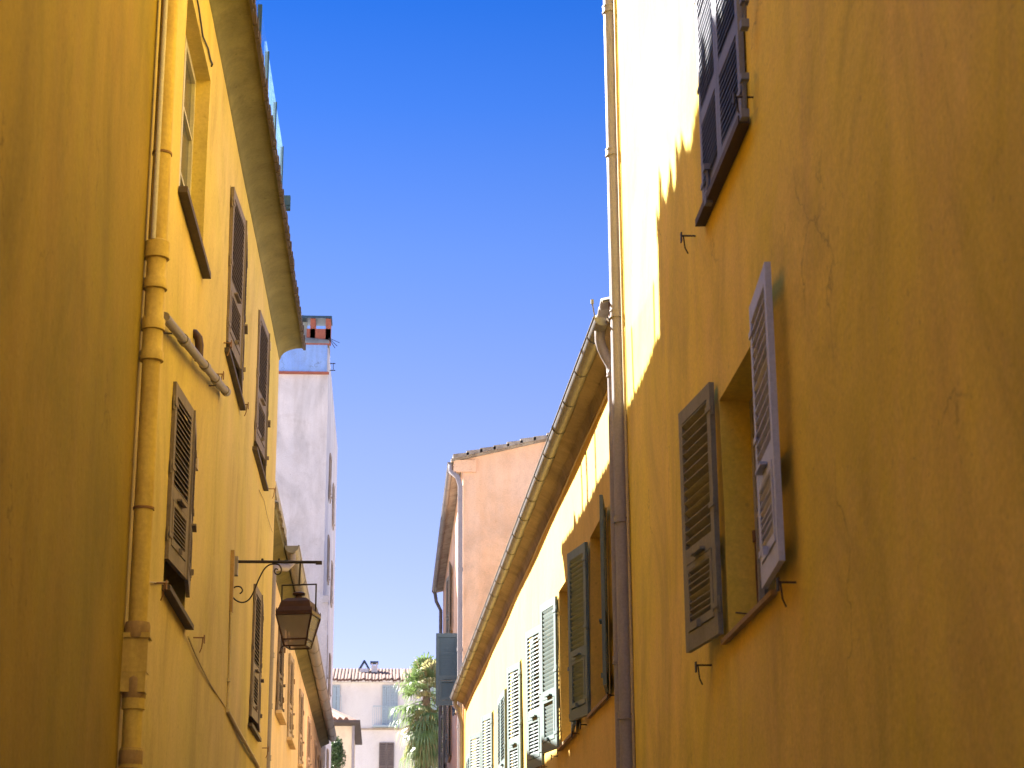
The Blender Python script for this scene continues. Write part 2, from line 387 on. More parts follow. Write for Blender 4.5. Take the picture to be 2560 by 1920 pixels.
def barrel_roof(wl, y0, y1, n0, n1, z0, slope, pitch, amp, mat, parent, name='roof', jit=0., thick=.02, rows=1):
    """curved tile sheet, eave at n0 (towards street), rising to n1"""
    m = MB(); k = int((y1 - y0) / pitch) * 8; P = wl.P
    L = rows
    for r in range(rows):
        na = n0 + (n1 - n0) * r / L; nb = n0 + (n1 - n0) * (r + 1) / L - .05; lift = .03 * (1 if rows > 1 else 0)
        pa = []
        for i in range(k + 1):
            y = y0 + (y1 - y0) * i / k; tl = i // 8; rr = random.Random(tl * 77 + r)
            c = abs(math.sin(math.pi * i / 8)) ; w_ = amp * c
            jz = rr.uniform(-jit, jit) * .4; jn = rr.uniform(0, jit)
            pa.append((P(y, na + jn, z0 + slope * (n0 - na) + w_ + jz + lift), P(y, nb, z0 + slope * (n0 - nb) + w_ + jz)))
        for a, b in zip(pa, pa[1:]):
            m.quad(a[0], b[0], b[1], a[1], True)
            dn = Vector((0, 0, -thick)); m.quad(a[0] + dn, a[0], b[0], b[0] + dn); m.quad(a[0] + dn, b[0] + dn, b[1] + dn, a[1] + dn, True)
    return m.build(name, mat, parent)

def gutter(wl, y0, y1, n, z, r, mat, parent, brackets=None):
    """half-round gutter, brackets as rings under it, closed ends"""
    m = MB(); P = wl.P; K = 12
    prof = [(-math.cos(math.pi * i / K) * r, -math.sin(math.pi * i / K) * r) for i in range(K + 1)]
    inner = [(a * .93, b * .93) for a, b in reversed(prof)]
    pr = prof + inner
    m.extrude(pr, lambda p: P(y0, n + p[0], z + p[1]), lambda p: P(y1, n + p[0], z + p[1]), True, False)
    
    for yy in (y0, y1):                                  # end plates
        m.poly([P(yy + (.002 if yy == y0 else -.002), n + p[0], z + p[1]) for p in prof])
    m.tube([P(y0, n + r, z), P(y1, n + r, z)], r * .13, 8)
    if brackets:
        y = y0 + brackets * .5
        while y < y1:
            m.tube([P(y, n - math.cos(math.pi * i / K) * r * 1.04, z - math.sin(math.pi * i / K) * r * 1.04) for i in range(K + 1)], .007, 6); y += brackets
    o = m.build('gutter', mat, parent)
    return o

def drainpipe(pts, r, mat, parent, joints=(), label=None, n=20, clamps=()):
    m = MB(); m.tube(pts, r, n)
    for z in joints:                                     # collars on the vertical run: interpolate x, y
        for (a, b) in zip(pts, pts[1:]):
            a, b = Vector(a), Vector(b); lo, hi = min(a.z, b.z), max(a.z, b.z)
            if lo <= z <= hi and hi - lo > .05:
                t = (z - a.z) / (b.z - a.z); p = a.lerp(b, t)
                m.tube([p + Vector((0,0,-.035)), p + Vector((0,0,-.03)), p + Vector((0,0,.03)), p + Vector((0,0,.035))], r, n, True, [r*1.02, r * 1.14, r * 1.14, r*1.02])
                for dz in (-.028, .028): m.tube([p + Vector((0,0,dz-.006)), p + Vector((0,0,dz+.006))], r * 1.2, n)
    o = m.build('drainpipe', mat, parent, label)
    for (p, q) in clamps:
        c = MB(); c.tube([p, q], .008, 6); c.build('pipe_clamp', MAT['iron'], o)
    return o

Z = lambda z: z + EYE
# ================================================================ GROUND
g = MB()
g.quad((-60, -40, 0), (60, -40, 0), (60, 400, 0), (-60, 400, 0)); go = g.build('ground', MAT['paving']); go['kind'] = 'structure'

# ================================================================ RIGHT: big ochre building
W1 = Wall(2.0, 0, 0, +1)
B1 = thing('ochre_building', 'tall deep ochre plastered house filling the right side, nearest on that side', 'building', (2.0, 8, 0))
YE = 15.72
wA = (9.72, 11.17, Z(1.92), Z(3.385)); wTop = (9.88, 11.28, Z(4.66), Z(6.35))
facade(W1, -6, YE, 0, 12.2, [wA, wTop], .24, 6, MAT['ochre_right'], B1)
barrel_roof(W1, -6, YE, .45, -6, 12.25, .3, .22, .06, MAT['tile'], B1, rows=6)
o = window(W1, *wA, .24, B1, MAT['frame_white'], sill=(.05, .035, .03), sillmat=MAT['sill_ochre'], label='open window with its shutters folded back')
leaf(W1, wA[1] + .02, +1, wA[2] + .03, 1.56, .71, 7, MAT['shut_grey'], o, n0=.02, slats=13, open_=True, low=8, label='olive grey shutter leaf on the far side of the opening')
leaf(W1, wA[0] + .10, -1, wA[2] + .03, 1.56, .71, 4, MAT['shut_lilac'], o, n0=.02, slats=13, open_=True, low=8, label='pale lilac grey shutter leaf on the near side of the opening')
# loose latch rod on the window jamb
m = MB(); p0 = W1.P(wA[1] - .005, -.19, Z(2.06)); p1 = W1.P(wA[1] - .01, -.19, Z(2.5))
m.tube([p0, W1.P(wA[1]-.02, -.185, Z(2.3)), p1], .007, 6); m.tube([p1, p1 + Vector((0, .01, .07))], .018, 8); m.tube([W1.P(wA[1]-.02, -.05, Z(2.07)), p0 + Vector((-.0, 0, -.0))], .005, 6)
m.build('latch_rod', MAT['rust'], o)
for y, z in ((11.35 + .45, 1.86), (9.2, 1.86)): hook(W1, y, Z(z), B1)
o = window(W1, *wTop, .24, B1, MAT['frame_white'], sill=(.08, .07, .05), sillmat=MAT['sill_dark'], label='closed window high on the wall')
leaf(W1, wTop[1], -1, wTop[2] + .01, 1.67, .70, .6, MAT['shut_dark'], o, n0=.0, slats=20, low=11, tilt=44, handle=False, flap=False)
leaf(W1, wTop[0], +1, wTop[2] + .01, 1.67, .695, .6, MAT['shut_dark'], o, n0=.0, slats=20, low=11, tilt=44, handle=False, flap=False)
for (qa, qb) in (((1862, 195), (1862, 285)), ((1768, 420), (1772, 500)), ((1862, 0), (1862, 60))):
    m = MB(); a = W1.hit(*qa, .05); b = W1.hit(*qb, .05); m.tube([a, b], .012, 8); m.box(a.y - .03, a.y + .03, .03, .075, a.z - .02, a.z + .02, lambda v: W1.P(v.x, v.y, v.z)); m.box(b.y - .03, b.y + .03, .03, .075, b.z - .03, b.z + .02, lambda v: W1.P(v.x, v.y, v.z)); m.build('espagnolette', MAT['shut_dark'], o)
p = W1.hit(1742, 590); hook(W1, p.y, p.z, B1, .10)
p = W1.hit(1880, 243); hook(W1, p.y, p.z, B1, .10)
# tall downpipe at the corner and the thin conduit beside it
px_, py_ = 1.955, YE - .0
pt = [(px_, py_, 0), (px_, py_, 12.1)]
zj = [W1.hit(1540, y).z for y in (-600, 15, 405, 832)] + [W1.hit(1565, y).z for y in (1305, 1805)]
drainpipe(pt, .062, MAT['pvc_brown'], B1, zj, 'tall round downpipe with ringed joints at the corner',
          clamps=[((px_, py_ - .02, z), (2.01, py_ - .1, z)) for z in zj])
m = MB(); m.tube([(1.985, YE - .16, 0), (1.987, YE - .162, 4.5), (1.982, YE - .15, 9), (1.985, YE - .16, 12.1)], .013, 8)
m.build('conduit', MAT['cable_pale'], B1)

# ================================================================ RIGHT: lower yellow building
W2 = Wall(2.06, 16, -.0205, +1)
B2 = thing('yellow_building', 'lower sunlit yellow house with a long curved gutter and a row of pale green shutters', 'building', (2.0, 28, 0))
ZT, ZB = Z(4.24), Z(2.48)
ops = [(17.45, 18.80), (20.25, 21.60), (23.48, 24.78), (26.38, 27.68), (29.0, 30.35), (31.62, 32.92), (34.2, 35.5), (37.3, 38.5)]
low = [(17.6, 18.7), (20.4, 21.5), (24., 25.1), (29.1, 30.2), (34.4, 35.4)]
holes = [(a, b, ZB, ZT) for a, b in ops] + [(a, b, .9, 2.5) for a, b in low]
ZE2 = Z(5.52)
facade(W2, YE + .02, 39.6, 0, ZE2, holes, .24, 6, MAT['ochre_b2'], B2, wob=.015)
for i, (a, b) in enumerate(ops):
    o = window(W2, a, b, ZB, ZT, .24, B2, MAT['shut_brown'], sill=(.06, .05, .035), sillmat=MAT['sill_ochre'], trans=1)
    w_ = .60; h = ZT - ZB - .04
    L = MAT['shut_aqua']
    kw = dict(slats=19, low=9)
    if i == 0:
        leaf(W2, b + .01, +1, ZB - .0, h, w_, 11, L, o, n0=.015, open_=True, tilt=58, label='shutter leaf folded back, in shade', **kw)
        leaf(W2, a - .01, -1, ZB - .0, h, w_, 10, L, o, n0=.015, open_=True, **kw)
    elif i == 1:
        leaf(W2, b + .06, +1, ZB, h, w_, 11, L, o, n0=.015, open_=True, tilt=62, label='sunlit shutter leaf folded back', **kw)
        leaf(W2, a - .01, -1, ZB, h, w_, 5, L, o, n0=.015, open_=True, **kw)
    elif i in (2, 3, 5, 6):
        leaf(W2, a, +1, ZB, h, w_ + .02, 12 if i != 6 else 16, L, o, n0=.005, label='sunlit shutter leaf standing ajar', tilt=46, **kw)
        leaf(W2, b, -1, ZB, h, w_ + .02, 2, L, o, n0=.005, **kw)
    else:
        leaf(W2, a, +1, ZB, h, (b-a)/2 - .005, 1, L, o, n0=.005, **kw); leaf(W2, b, -1, ZB, h, (b-a)/2 - .005, 1, L, o, n0=.005, **kw)
    for yy in (a - .3, b + .42): hook(W2, yy, ZB - .05, B2, .07, stem=False)
for a, b in low: window(W2, a, b, .9, 2.5, .24, B2, MAT['frame_white'])
# eave: plaster soffit on rough boards, tile edge, gutter
m = MB(); P = W2.P
prof = [(-.02, -.20), (.012, -.20), (.03, -.13), (.05, -.09), (.17, -.03), (.19, 0.0), (-.02, .03)]
N = 90
for i in range(N):
    ya = YE + .03 + (39.6 - YE - .03) * i / N; yb = YE + .03 + (39.6 - YE - .03) * (i + 1) / N
    for (a, b) in zip(prof, prof[1:]):
        ja = lambda y, q: math.sin(y * 3.1 + q[0] * 20) * .006 + math.sin(y * 7.7) * .004
        m.quad(P(ya, a[0] + ja(ya, a), ZE2 + a[1]), P(yb, a[0] + ja(yb, a), ZE2 + a[1]), P(yb, b[0] + ja(yb, b), ZE2 + b[1]), P(ya, b[0] + ja(ya, b), ZE2 + b[1]), True)
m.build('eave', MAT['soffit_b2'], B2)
m = MB(); m.box(YE + .03, YE + .2, -5.5, .0, 0, .19, lambda q: W2.P(q.x, q.y, ZE2 + .04 + q.z - .30 * q.y)); m.box(YE+.03, YE+.2, .002, .16, .05, .2, lambda q: W2.P(q.x, q.y, ZE2 + q.z)); m.build('verge', MAT['tile'], B2)
roof = barrel_roof(W2, YE + .03, 39.7, .22, -5.8, ZE2 + .12, .30, .21, .05, MAT['tile_grey'], B2, rows=9, jit=.02)
gt = gutter(W2, YE + .12, 39.55, .225, ZE2 + .03, .075, MAT['zinc'], B2, brackets=1.0)
# gutter outlet, swan neck and its downpipe
a = W2.P(YE + .32, .225, ZE2 - .03)
pp = [a, a + Vector((0, 0, -.09)), a + Vector((.02, 0, -.16)), a + Vector((.05, 0.02, -.22)), a + Vector((.095, .03, -.30)), a + Vector((.11, .03, -.38)), Vector((a.x + .11, a.y + .03, 0))]
zj2 = [W2.hit(1540, 985).z, W2.hit(1540, 1697).z, 1.2]
drainpipe(pp, .047, MAT['pvc_brown'], B2, zj2, 'thinner downpipe with a swan neck under the gutter end')
m = MB(); q = W2.P(YE + .14, .29, ZE2 + .04); m.tube([q, q + Vector((-.02, 0, .12))], .006, 6); m.tube([q + Vector((-.02,0,.12)), q + Vector((-.02, 0, .16))], .014, 8); m.build('wire_peg', MAT['zinc'], gt)
a = W2.P(39.5, .2, ZE2 - .03); e_ = W2.P(39.52, .07, ZE2 - .5)
drainpipe([a, a + Vector((0, 0, -.1)), a.lerp(e_, .5) + Vector((0, 0, .05)), e_, Vector((e_.x, e_.y, 0))], .05, MAT['pvc_brown'], B2)
# thin cable under the eave
m = MB(); m.tube([P(y, .02, ZE2 - .26 + .012 * math.sin(y * 1.7)) for y in [YE + .4 + i * .6 for i in range(39)]], .006, 6); m.build('wall_cable', MAT['cable_pale'], B2)

# ================================================================ RIGHT: orange building behind
W3 = Wall(1.555, 40, 0.0, +1)
B3 = thing('orange_building', 'tall salmon orange gabled house rising behind the long gutter', 'building', (1.555, 47, 0))
ZE3 = Z(10.72)
h3 = [(42.0, 43.2, Z(5.72), Z(7.3)), (46.5, 47.6, Z(8.15), Z(9.75)), (47, 48.2, Z(5.2), Z(6.9)), (51, 52.2, Z(5.2), Z(6.9))]
facade(W3, 40, 54.6, 0, ZE3, h3, .2, 7.5, MAT['orange_wall'], B3)
xa, xb = 1.555, 5.3; m = MB(); m.poly([(xa, 40.001, ZE3), (xb, 40.001, ZE3 + .24 * (xb - xa)), (2 * xb - xa, 40.001, ZE3)]); m.build('gable', MAT['orange_wall'], B3); m = MB(); m.poly([(xa, 54.6, ZE3), (xb, 54.6, ZE3 + .24 * (xb - xa)), (2 * xb - xa, 54.6, ZE3)])
m.build('gable', MAT['orange_wall'], B3)
m = MB(); sl = .24
m.hexa([(xa-.26, 39.9, ZE3-.06), (xb, 39.9, ZE3 + sl*(xb-xa+.0)), (xb, 54.7, ZE3 + sl*(xb-xa)), (xa-.26, 54.7, ZE3-.06), (xa-.26, 39.9, ZE3+.0), (xb, 39.9, ZE3 + sl*(xb-xa)+.07), (xb, 54.7, ZE3 + sl*(xb-xa)+.07), (xa-.26, 54.7, ZE3)])
for i in range(16):                                      # stepped verge tiles
    x0 = xa - .22 + i * .29; zz = ZE3 + .03 + sl * (x0 - xa) ; tj = random.uniform(-.01, .015)
    m.hexa([(x0, 39.82, zz+tj), (x0+.34, 39.82, zz + sl*.34 -.01+tj), (x0+.34, 40.2, zz + sl*.34-.01+tj), (x0, 40.2, zz+tj), (x0, 39.82, zz+.10+tj), (x0+.34, 39.82, zz+.06+ sl*.34+tj), (x0+.34, 40.2, zz+.06+sl*.34+tj), (x0, 40.2, zz+.10+tj)])
m.hexa([(2*xb-xa+.26, 39.9, ZE3-.06), (2*xb-xa+.26, 54.7, ZE3-.06), (xb, 54.7, ZE3+sl*(xb-xa)), (xb, 39.9, ZE3+sl*(xb-xa)), (2*xb-xa+.26, 39.9, ZE3), (2*xb-xa+.26, 54.7, ZE3), (xb, 54.7, ZE3+sl*(xb-xa)+.07), (xb, 39.9, ZE3+sl*(xb-xa)+.07)])
m.build('roof', MAT['tile_grey'], B3)
m = MB(); m.box(xa - .2, xa + .28, 39.93, 39.997, ZE3 - .28, ZE3 - .02); m.build('corner_block', MAT['orange_wall'], B3)
gutter(W3, 40.05, 54.5, .26, ZE3 - .04, .065, MAT['zinc'], B3, brackets=1.5)
c3 = W3.P(39.9, .07, 0)
drainpipe([(xa-.26, 40.1, ZE3-.1), (xa-.26, 40.05, ZE3-.25), (xa-.12, 39.93, ZE3-.4), (xa-.06, 39.93, ZE3-.6), (xa-.06, 39.93, 0)], .055, MAT['pvc_brown'], B3, [Z(8.3), Z(6.6), Z(5.0)], 'dark downpipe at the near corner')
drainpipe([(xa-.24, 54.4, ZE3-.1), (xa-.2, 54.4, ZE3-.35), (xa-.07, 54.45, ZE3-.6), (xa-.07, 54.45, 0)], .05, MAT['zinc'], B3)
o = window(W3, *h3[0], .2, B3, MAT['frame_white'], sill=(.05, .05, .04), sillmat=MAT['sill_ochre'])
leaf(W3, h3[0][0], +1, h3[0][2], 1.58, .5, 88, MAT['shut_blue'], o, n0=.01, slats=22, low=11, label='slate blue shutter leaf standing out at a right angle', tilt=58)
leaf(W3, h3[0][1], +1, h3[0][2], 1.58, .55, 4, MAT['shut_blue'], o, n0=.02, slats=22, low=11)
for q in h3[1:]:
    o = window(W3, *q, .2, B3, MAT['frame_white'], sill=(.05, .05, .04), sillmat=MAT['sill_ochre'])
    leaf(W3, q[0], -1, q[2], q[3]-q[2], .55, 6, MAT['shut_grey'], o, n0=.02); leaf(W3, q[1], 1, q[2], q[3]-q[2], .55, 6, MAT['shut_grey'], o, n0=.02)

# ================================================================ LEFT: nearest wall
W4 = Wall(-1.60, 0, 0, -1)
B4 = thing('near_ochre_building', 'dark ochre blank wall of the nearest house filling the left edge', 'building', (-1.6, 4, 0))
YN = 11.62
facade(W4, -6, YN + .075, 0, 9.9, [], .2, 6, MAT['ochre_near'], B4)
barrel_roof(W4, -6, YN - .05, .3, -1.5, 9.95, .3, .22, .06, MAT['tile'], B4, rows=6)
# ochre painted cast-iron stack in the joint of the two houses
m = MB()
yp, xp = YN + .10, -1.525
def zp(py): return Z((2450 - py) / 4800 * yp * .985 + .08 * 0) - .0
WP = Wall(xp, 0, 0, -1)
zz = lambda py: WP.hit(385 - py * .045, py).z
pts = []; rad = []
def seg(z, r): pts.append((xp, yp, z)); rad.append(r)
prof = [(2450, .06), (1902, .060), (1900, .070), (1850, .070), (1848, .060), (1747, .060), (1745, .070), (1690, .070), (1687, .058), (1580, .058), (1400, .060), (1200, .060), (1000, .059), (824, .058), (822, .076), (800, .076), (794, .066), (742, .064), (740, .076), (712, .075), (706, .064), (632, .062), (630, .077), (604, .076), (598, .064), (550, .064), (548, .081), (505, .080), (500, .062), (300, .060), (0, .060), (-300, .060)]
for py, r in prof: seg(max(0, zz(py)) if py < 2400 else 0, r)
pts[-1] = (xp, yp, 9.85)
m.tube(pts, .06, 24, True, rad)
dp = m.build('drainpipe', MAT['pipe_ochre'], B4, 'thick ochre painted stack with socket collars')
for py in (1215, 265): m = MB(); m.tube([(xp, yp, zz(py) - .008), (xp, yp, zz(py) + .008)], .066, 20); m.build('pipe_clamp', MAT['rust'], dp)
for py, h_, r_ in ((1538, .05, .078), (1690, .07, .071), (1870, .05, .072)): m = MB(); m.tube([(xp, yp, zz(py) - h_), (xp, yp, zz(py) - h_ + .01), (xp, yp, zz(py) + h_ - .02), (xp, yp, zz(py) + h_)], r_, 20, True, [r_ * .95, r_, r_, r_ * .93]); m.build('pipe_flange', MAT['sill_ochre'], dp)
m = MB(); m.tube([(-1.545, YN + .03, zz(505)), (-1.545, YN + .03, 9.8)], .016, 10); m.build('conduit', MAT['frame_white'], B4, 'thin off-white pipe behind the ochre stack')
# access box with a rusty flange low on the stack
m = MB(); za, zb = zz(1650), zz(1560)
m.box(xp - .09, xp + .075, yp - .06, yp + .06, za, zb); m.box(xp-.10, xp+.085, yp-.07, yp+.07, zb, zb + .03); m.box(xp-.08, xp+.07, yp-.066, yp+.055, za - .12, za - .002); m.build('pipe_box', MAT['pipe_ochre'], dp)

# ================================================================ LEFT: yellow building
W5 = Wall(-1.58, 14.8, .008, -1)
B5 = thing('pale_yellow_building', 'yellow house with a smooth overhanging eave and brown shutters, left of the street', 'building', (-1.55, 18, 0))
Y5 = 24.5
hw1 = (13.3, 15.02, Z(5.62), Z(7.35)); hw2 = (17.15, 18.85, Z(5.62), Z(7.30)); hw3 = (20.75, 22.4, Z(5.66), Z(7.32))
hl1 = (13.45, 14.9, Z(2.66), Z(4.16)); hl2 = (21.45, 22.75, Z(2.72), Z(4.28))
ZE5 = Z(7.98)
facade(W5, YN + .085, Y5, 0, ZE5 + .15, [hw1 + (.17,), hw2, hw3, hl1, hl2], .26, 5, MAT['yellow_left'], B5)
o = window(W5, *hw1, .17, B5, MAT['frame_white'], sill=(.06, .07, .05), sillmat=MAT['sill_dark'], label='window without shutters in a deep reveal', trans=2, drop=0)
m = MB(); 
for (q, la) in ((hw2, None), (hw3, None)):
    o = window(W5, *q, .26, B5, MAT['frame_white'], sill=(.12, .06, .04), sillmat=MAT['sill_dark'], drop=0)
    w_ = (q[1] - q[0]) / 2
    leaf(W5, q[0], +1, q[2] + .10, q[3]-q[2]-.12, w_, 3, MAT['shut_brown'], o, n0=.0, slats=17, low=8, tilt=36)
    leaf(W5, q[1], -1, q[2] + .10, q[3]-q[2]-.12, w_, 4, MAT['shut_brown'], o, n0=.0, slats=17, low=8, tilt=36)
o = window(W5, *hl1, .26, B5, MAT['wood_pale'], sill=(.08, .065, .04), sillmat=MAT['sill_dark'], drop=0, label='lower window with both shutters ajar')
leaf(W5, hl1[0], +1, hl1[2] + .20, hl1[3]-hl1[2]-.19, .72, 4, MAT['shut_brown'], o, n0=.0, slats=16, low=8, tilt=40)
leaf(W5, hl1[1], -1, hl1[2] + .20, hl1[3]-hl1[2]-.19, .72, 5, MAT['shut_brown'], o, n0=.0, slats=16, low=8, tilt=40)
o = window(W5, *hl2, .26, B5, MAT['wood_pale'], sill=(.08, .05, .04), sillmat=MAT['sill_dark'], drop=0)
leaf(W5, hl2[0], +1, hl2[2] + .08, hl2[3]-hl2[2]-.08, .645, 2, MAT['shut_brown'], o, n0=.0, slats=17, low=8, tilt=36)
leaf(W5, hl2[1], -1, hl2[2] + .08, hl2[3]-hl2[2]-.08, .645, 3, MAT['shut_brown'], o, n0=.0, slats=17, low=8, tilt=36)
for (px, py) in ((610, 585), (604, 768), (670, 865), (663, 1022), (484, 1160), (650, 1540), (646, 1680), (643, 1820)):   # small hinge blocks
    q = W5.hit(px, py); m = MB(); m.box(q.y - .05, q.y + .05, 0, .035, q.z - .045, q.z + .045, lambda v: W5.P(v.x, v.y, v.z)); m.build('hinge_block', MAT['wood_pale'], B5)
for (px, py) in ((600, 1011), (672, 1222), (485, 1594), (385, 1457), (556, 857), (535, 935), (655, 1870)):
    q = W5.hit(px, py); hook(W5, q.y, q.z, B5, .08, 'rust')
# cove eave
m = MB(); P = W5.P
pf = [(-.05, -.10), (.003, -.06)] + [(.003 + .28 * (1 - math.cos(R(a))) + 0.01, -.05 + .16 * math.sin(R(a))) for a in (0, 15, 30, 45, 60, 75, 90)] + [(.312, .10), (.312, .16), (-.05, .18)]
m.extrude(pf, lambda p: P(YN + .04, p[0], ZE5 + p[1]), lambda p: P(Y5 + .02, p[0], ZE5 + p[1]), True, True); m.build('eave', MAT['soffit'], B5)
barrel_roof(W5, YN + .05, Y5 + .05, .30, -4.8, ZE5 + .17, .28, .2, .035, MAT['tile_grey'], B5, rows=8, jit=.03)
# dark irregular tile bedding on the eave lip
m = MB(); N = 160
for i in range(N):
    ya = YN + .05 + (Y5 - YN - .02) * i / N; yb = ya + (Y5 - YN) / N * .96; j = random.uniform(-.012, .012)
    m.box(ya, yb, .314, .348 + j, ZE5 + .085 - abs(j), ZE5 + .165, lambda q: P(q.x, q.y, q.z))
m.build('eave_lip', MAT['sill_dark'], B5)
# grey waste pipe slanting over the wall with its elbow
a = W5.hit(412, 792, .07); b = W5.hit(566, 980, .07); lf = lambda t: Vector((a.lerp(b, t).x, a.lerp(b, t).y, a.lerp(b, t).z))
m = MB(); m.tube([lf(0), lf(.3), lf(.6), lf(1)], .034, 14)
for t in (.25, .58, .78, .98): m.tube([lf(t - .015), lf(t + .02)], .042, 14)
for t in (.1, .8): q = lf(t); m.tube([q + Vector((0, 0, -.05)), W5.P(q.y, -.01, q.z - .05)], .007, 6)
q = lf(.8); m.tube([q, W5.P(q.y + .02, .02, q.z) , W5.P(q.y + .5, .05, q.z + .06)], .007, 6)
wp = m.build('waste_pipe', MAT['pipe_grey'], B5, 'grey waste pipe running slantwise across the wall')
m = MB(); q = W5.hit(497, 893, .05); m.tube([q + Vector((0, 0, -.03)), q + Vector((0, 0, .1)), q + Vector((-.01, 0, .16)), q + Vector((-.04, 0, .2)), q + Vector((-.09, 0, .2))], .035, 12); m.build('pipe_elbow', MAT['lantern_metal'], wp)

# attic storey, chimneys and masts on that roof; they throw the stepped shadow over the street
m = MB(); m.box(-8.0, -3.2, -6, 18.85, ZE5 + .3, Z(11.08)); m.build('attic_wall', MAT['yellow_left'], B5)
m = MB(); rnd = random.Random(3); y = -6.
while y < 18.85:
    wd = rnd.uniform(.05, .16); hh = max(.02, rnd.gauss(.14, .12)) + .08 * math.sin(y * 2.1); x1_ = -3.18 + rnd.uniform(0, .03); k_ = rnd.uniform(.1, .5)
    z0_ = Z(11.081); z1_ = z0_ + .05 + max(0, hh); ye_ = min(y + wd, 18.85)
    m.hexa([(-3.3, y, z0_), (x1_, y, z0_), (x1_, ye_, z0_), (-3.3, ye_, z0_), (-3.3, y + wd * k_, z1_), (x1_, y + wd * k_, z1_), (x1_, y + wd * (k_ + .15), z1_), (-3.3, y + wd * (k_ + .15), z1_)]); y += wd * rnd.uniform(.75, 1.1)
m.build('attic_parapet', MAT['tile'], B5)
for (yy, xx, r, top) in ((22.25, -1.9, .03, 9.5), (23.0, -1.9, .035, 9.6), (23.55, -2.0, .03, 9.6), (24.2, -2.0, .07, 9.15)):
    m = MB(); m.tube([(xx, yy, ZE5 + .2), (xx, yy, Z(top))], r, 10, True, [r * 1.5, r]); m.build('vent_pipe', MAT['zinc'], B5)

# terrace glass panels on the eave
GP = thing('glass_balustrade', 'row of pale blue glass panels standing on the eave at the top left', 'glass panels', (-1.25, 15, ZE5 + .15))
edges = [13.6, 14.9, 16.05, 17.15, 18.5, 19.85]
for a, b in zip(edges, edges[1:]):
    m = MB(); zt = lambda y: Z(8.60 + (y - 15.8) * .075)
    m.hexa([(-1.27, a+.02, ZE5+.15), (-1.25, a+.02, ZE5+.15), (-1.25, b-.02, ZE5+.15), (-1.27, b-.02, ZE5+.15), (-1.27, a+.02, zt(a)), (-1.25, a+.02, zt(a)), (-1.25, b-.02, zt(b)), (-1.27, b-.02, zt(b))])
    o = m.build('glass_panel', MAT['terrace_glass'], GP)
    m = MB(); m.box(-1.28, -1.24, b - .03, b + .0, ZE5 + .14, zt(b) + .01); m.build('panel_edge', MAT['shut_blue'], o)
m = MB(); m.box(-1.30, -1.15, 19.86, 19.93, Z(8.22), Z(8.34)); m.box(-1.30, -1.15, 19.86, 19.93, Z(8.18), Z(8.215)); m.build('end_clamp', MAT['shut_blue'], GP)

# ================================================================ cables on the left wall
def cable(pts, r, mat, label, cat='cable'):
    m = MB(); m.tube(pts, r, 6); return tag(m.build('cable', mat), label, cat)
hp = lambda px, py, n=.012: W5.hit(px, py, n)
cable([hp(486, -40), hp(497, 20), hp(507, 90), hp(520, 120), hp(526, 148), hp(531, 160), hp(529, 166)], .008, MAT['cable_dark'], 'black knotted cable hanging beside the topmost left window')
cable([hp(370, 1320), hp(376, 1365), hp(370, 1455), hp(392, 1456), hp(420, 1455)], .005, MAT['cable_pale'], 'thin pale wire looping left of the lower shuttered window')
cable([hp(470, 1592), hp(490, 1640), hp(525, 1710), hp(566, 1772)], .007, MAT['cable_pale'], 'thin cable slanting from the lower sill to the lamp conduit')
cable([hp(648, 1225), hp(660, 1250), hp(668, 1290), hp(681, 1330)], .005, MAT['cable_pale'], 'fine wire curving below the farthest upper left shutters')
m = MB(); m.tube([hp(577, 1525, .02), hp(574, 1640, .02), hp(568, 1776, .02)], .013, 8); m.tube([hp(568, 1776, .025), hp(600, 1835, .025), hp(640, 1905, .025), hp(668, 1960, .025)], .02, 8)
for q in ((570, 1700), (568, 1776), (612, 1855), (632, 1890)): c = hp(*q, .02); m.tube([c + Vector((0, -.0, -.015)), c + Vector((0, 0, .015))], .026, 8)
tag(m.build('conduit', MAT['cable_pale']), 'cream conduit dropping from the lamp bracket then slanting down the yellow wall', 'conduit')

# ================================================================ STREET LAMP
LP = W5.hit(583, 1405); yl = LP.y; zl = LP.z
def lam(px, py): v = ray(px, py); t = yl / v.y; return Vector((0, 0, EYE)) + v * t
SL = thing('street_lamp', 'dark four-sided wrought iron lantern hanging from a scrolled wall bracket', 'street lamp', (LP.x, yl, zl))
m = MB(); a = lam(583, 1404); b = lam(802, 1406); b.z = a.z + .0; 
m.tube([a, b], .015, 10); m.box(b.x - .05, b.x + .012, yl - .02, yl + .02, a.z - .022, a.z + .01)
for px in (656, 698): c = lam(px, 1404); m.tube([c + Vector((0, 0, .01)), c + Vector((0, 0, .03))], .012, 8)
m.build('bracket_arm', MAT['iron'], SL)
m = MB(); m.box(W5.x(yl)+.003, W5.x(yl) + .05, yl - .05, yl + .05, a.z - .14, a.z + .045); m.build('bracket_plate', MAT['pipe_grey'], SL)
m = MB(); m.box(0, .035, 0, 0, 0, 0) if False else None
ba, bb = hp(576, 1372, 0), hp(571, 1528, 0)
m.box(yl - .30, yl - .22, .0, .035, bb.z, ba.z, lambda v: W5.P(v.x, v.y, v.z)); m.build('backing_board', MAT['sill_ochre'], SL)
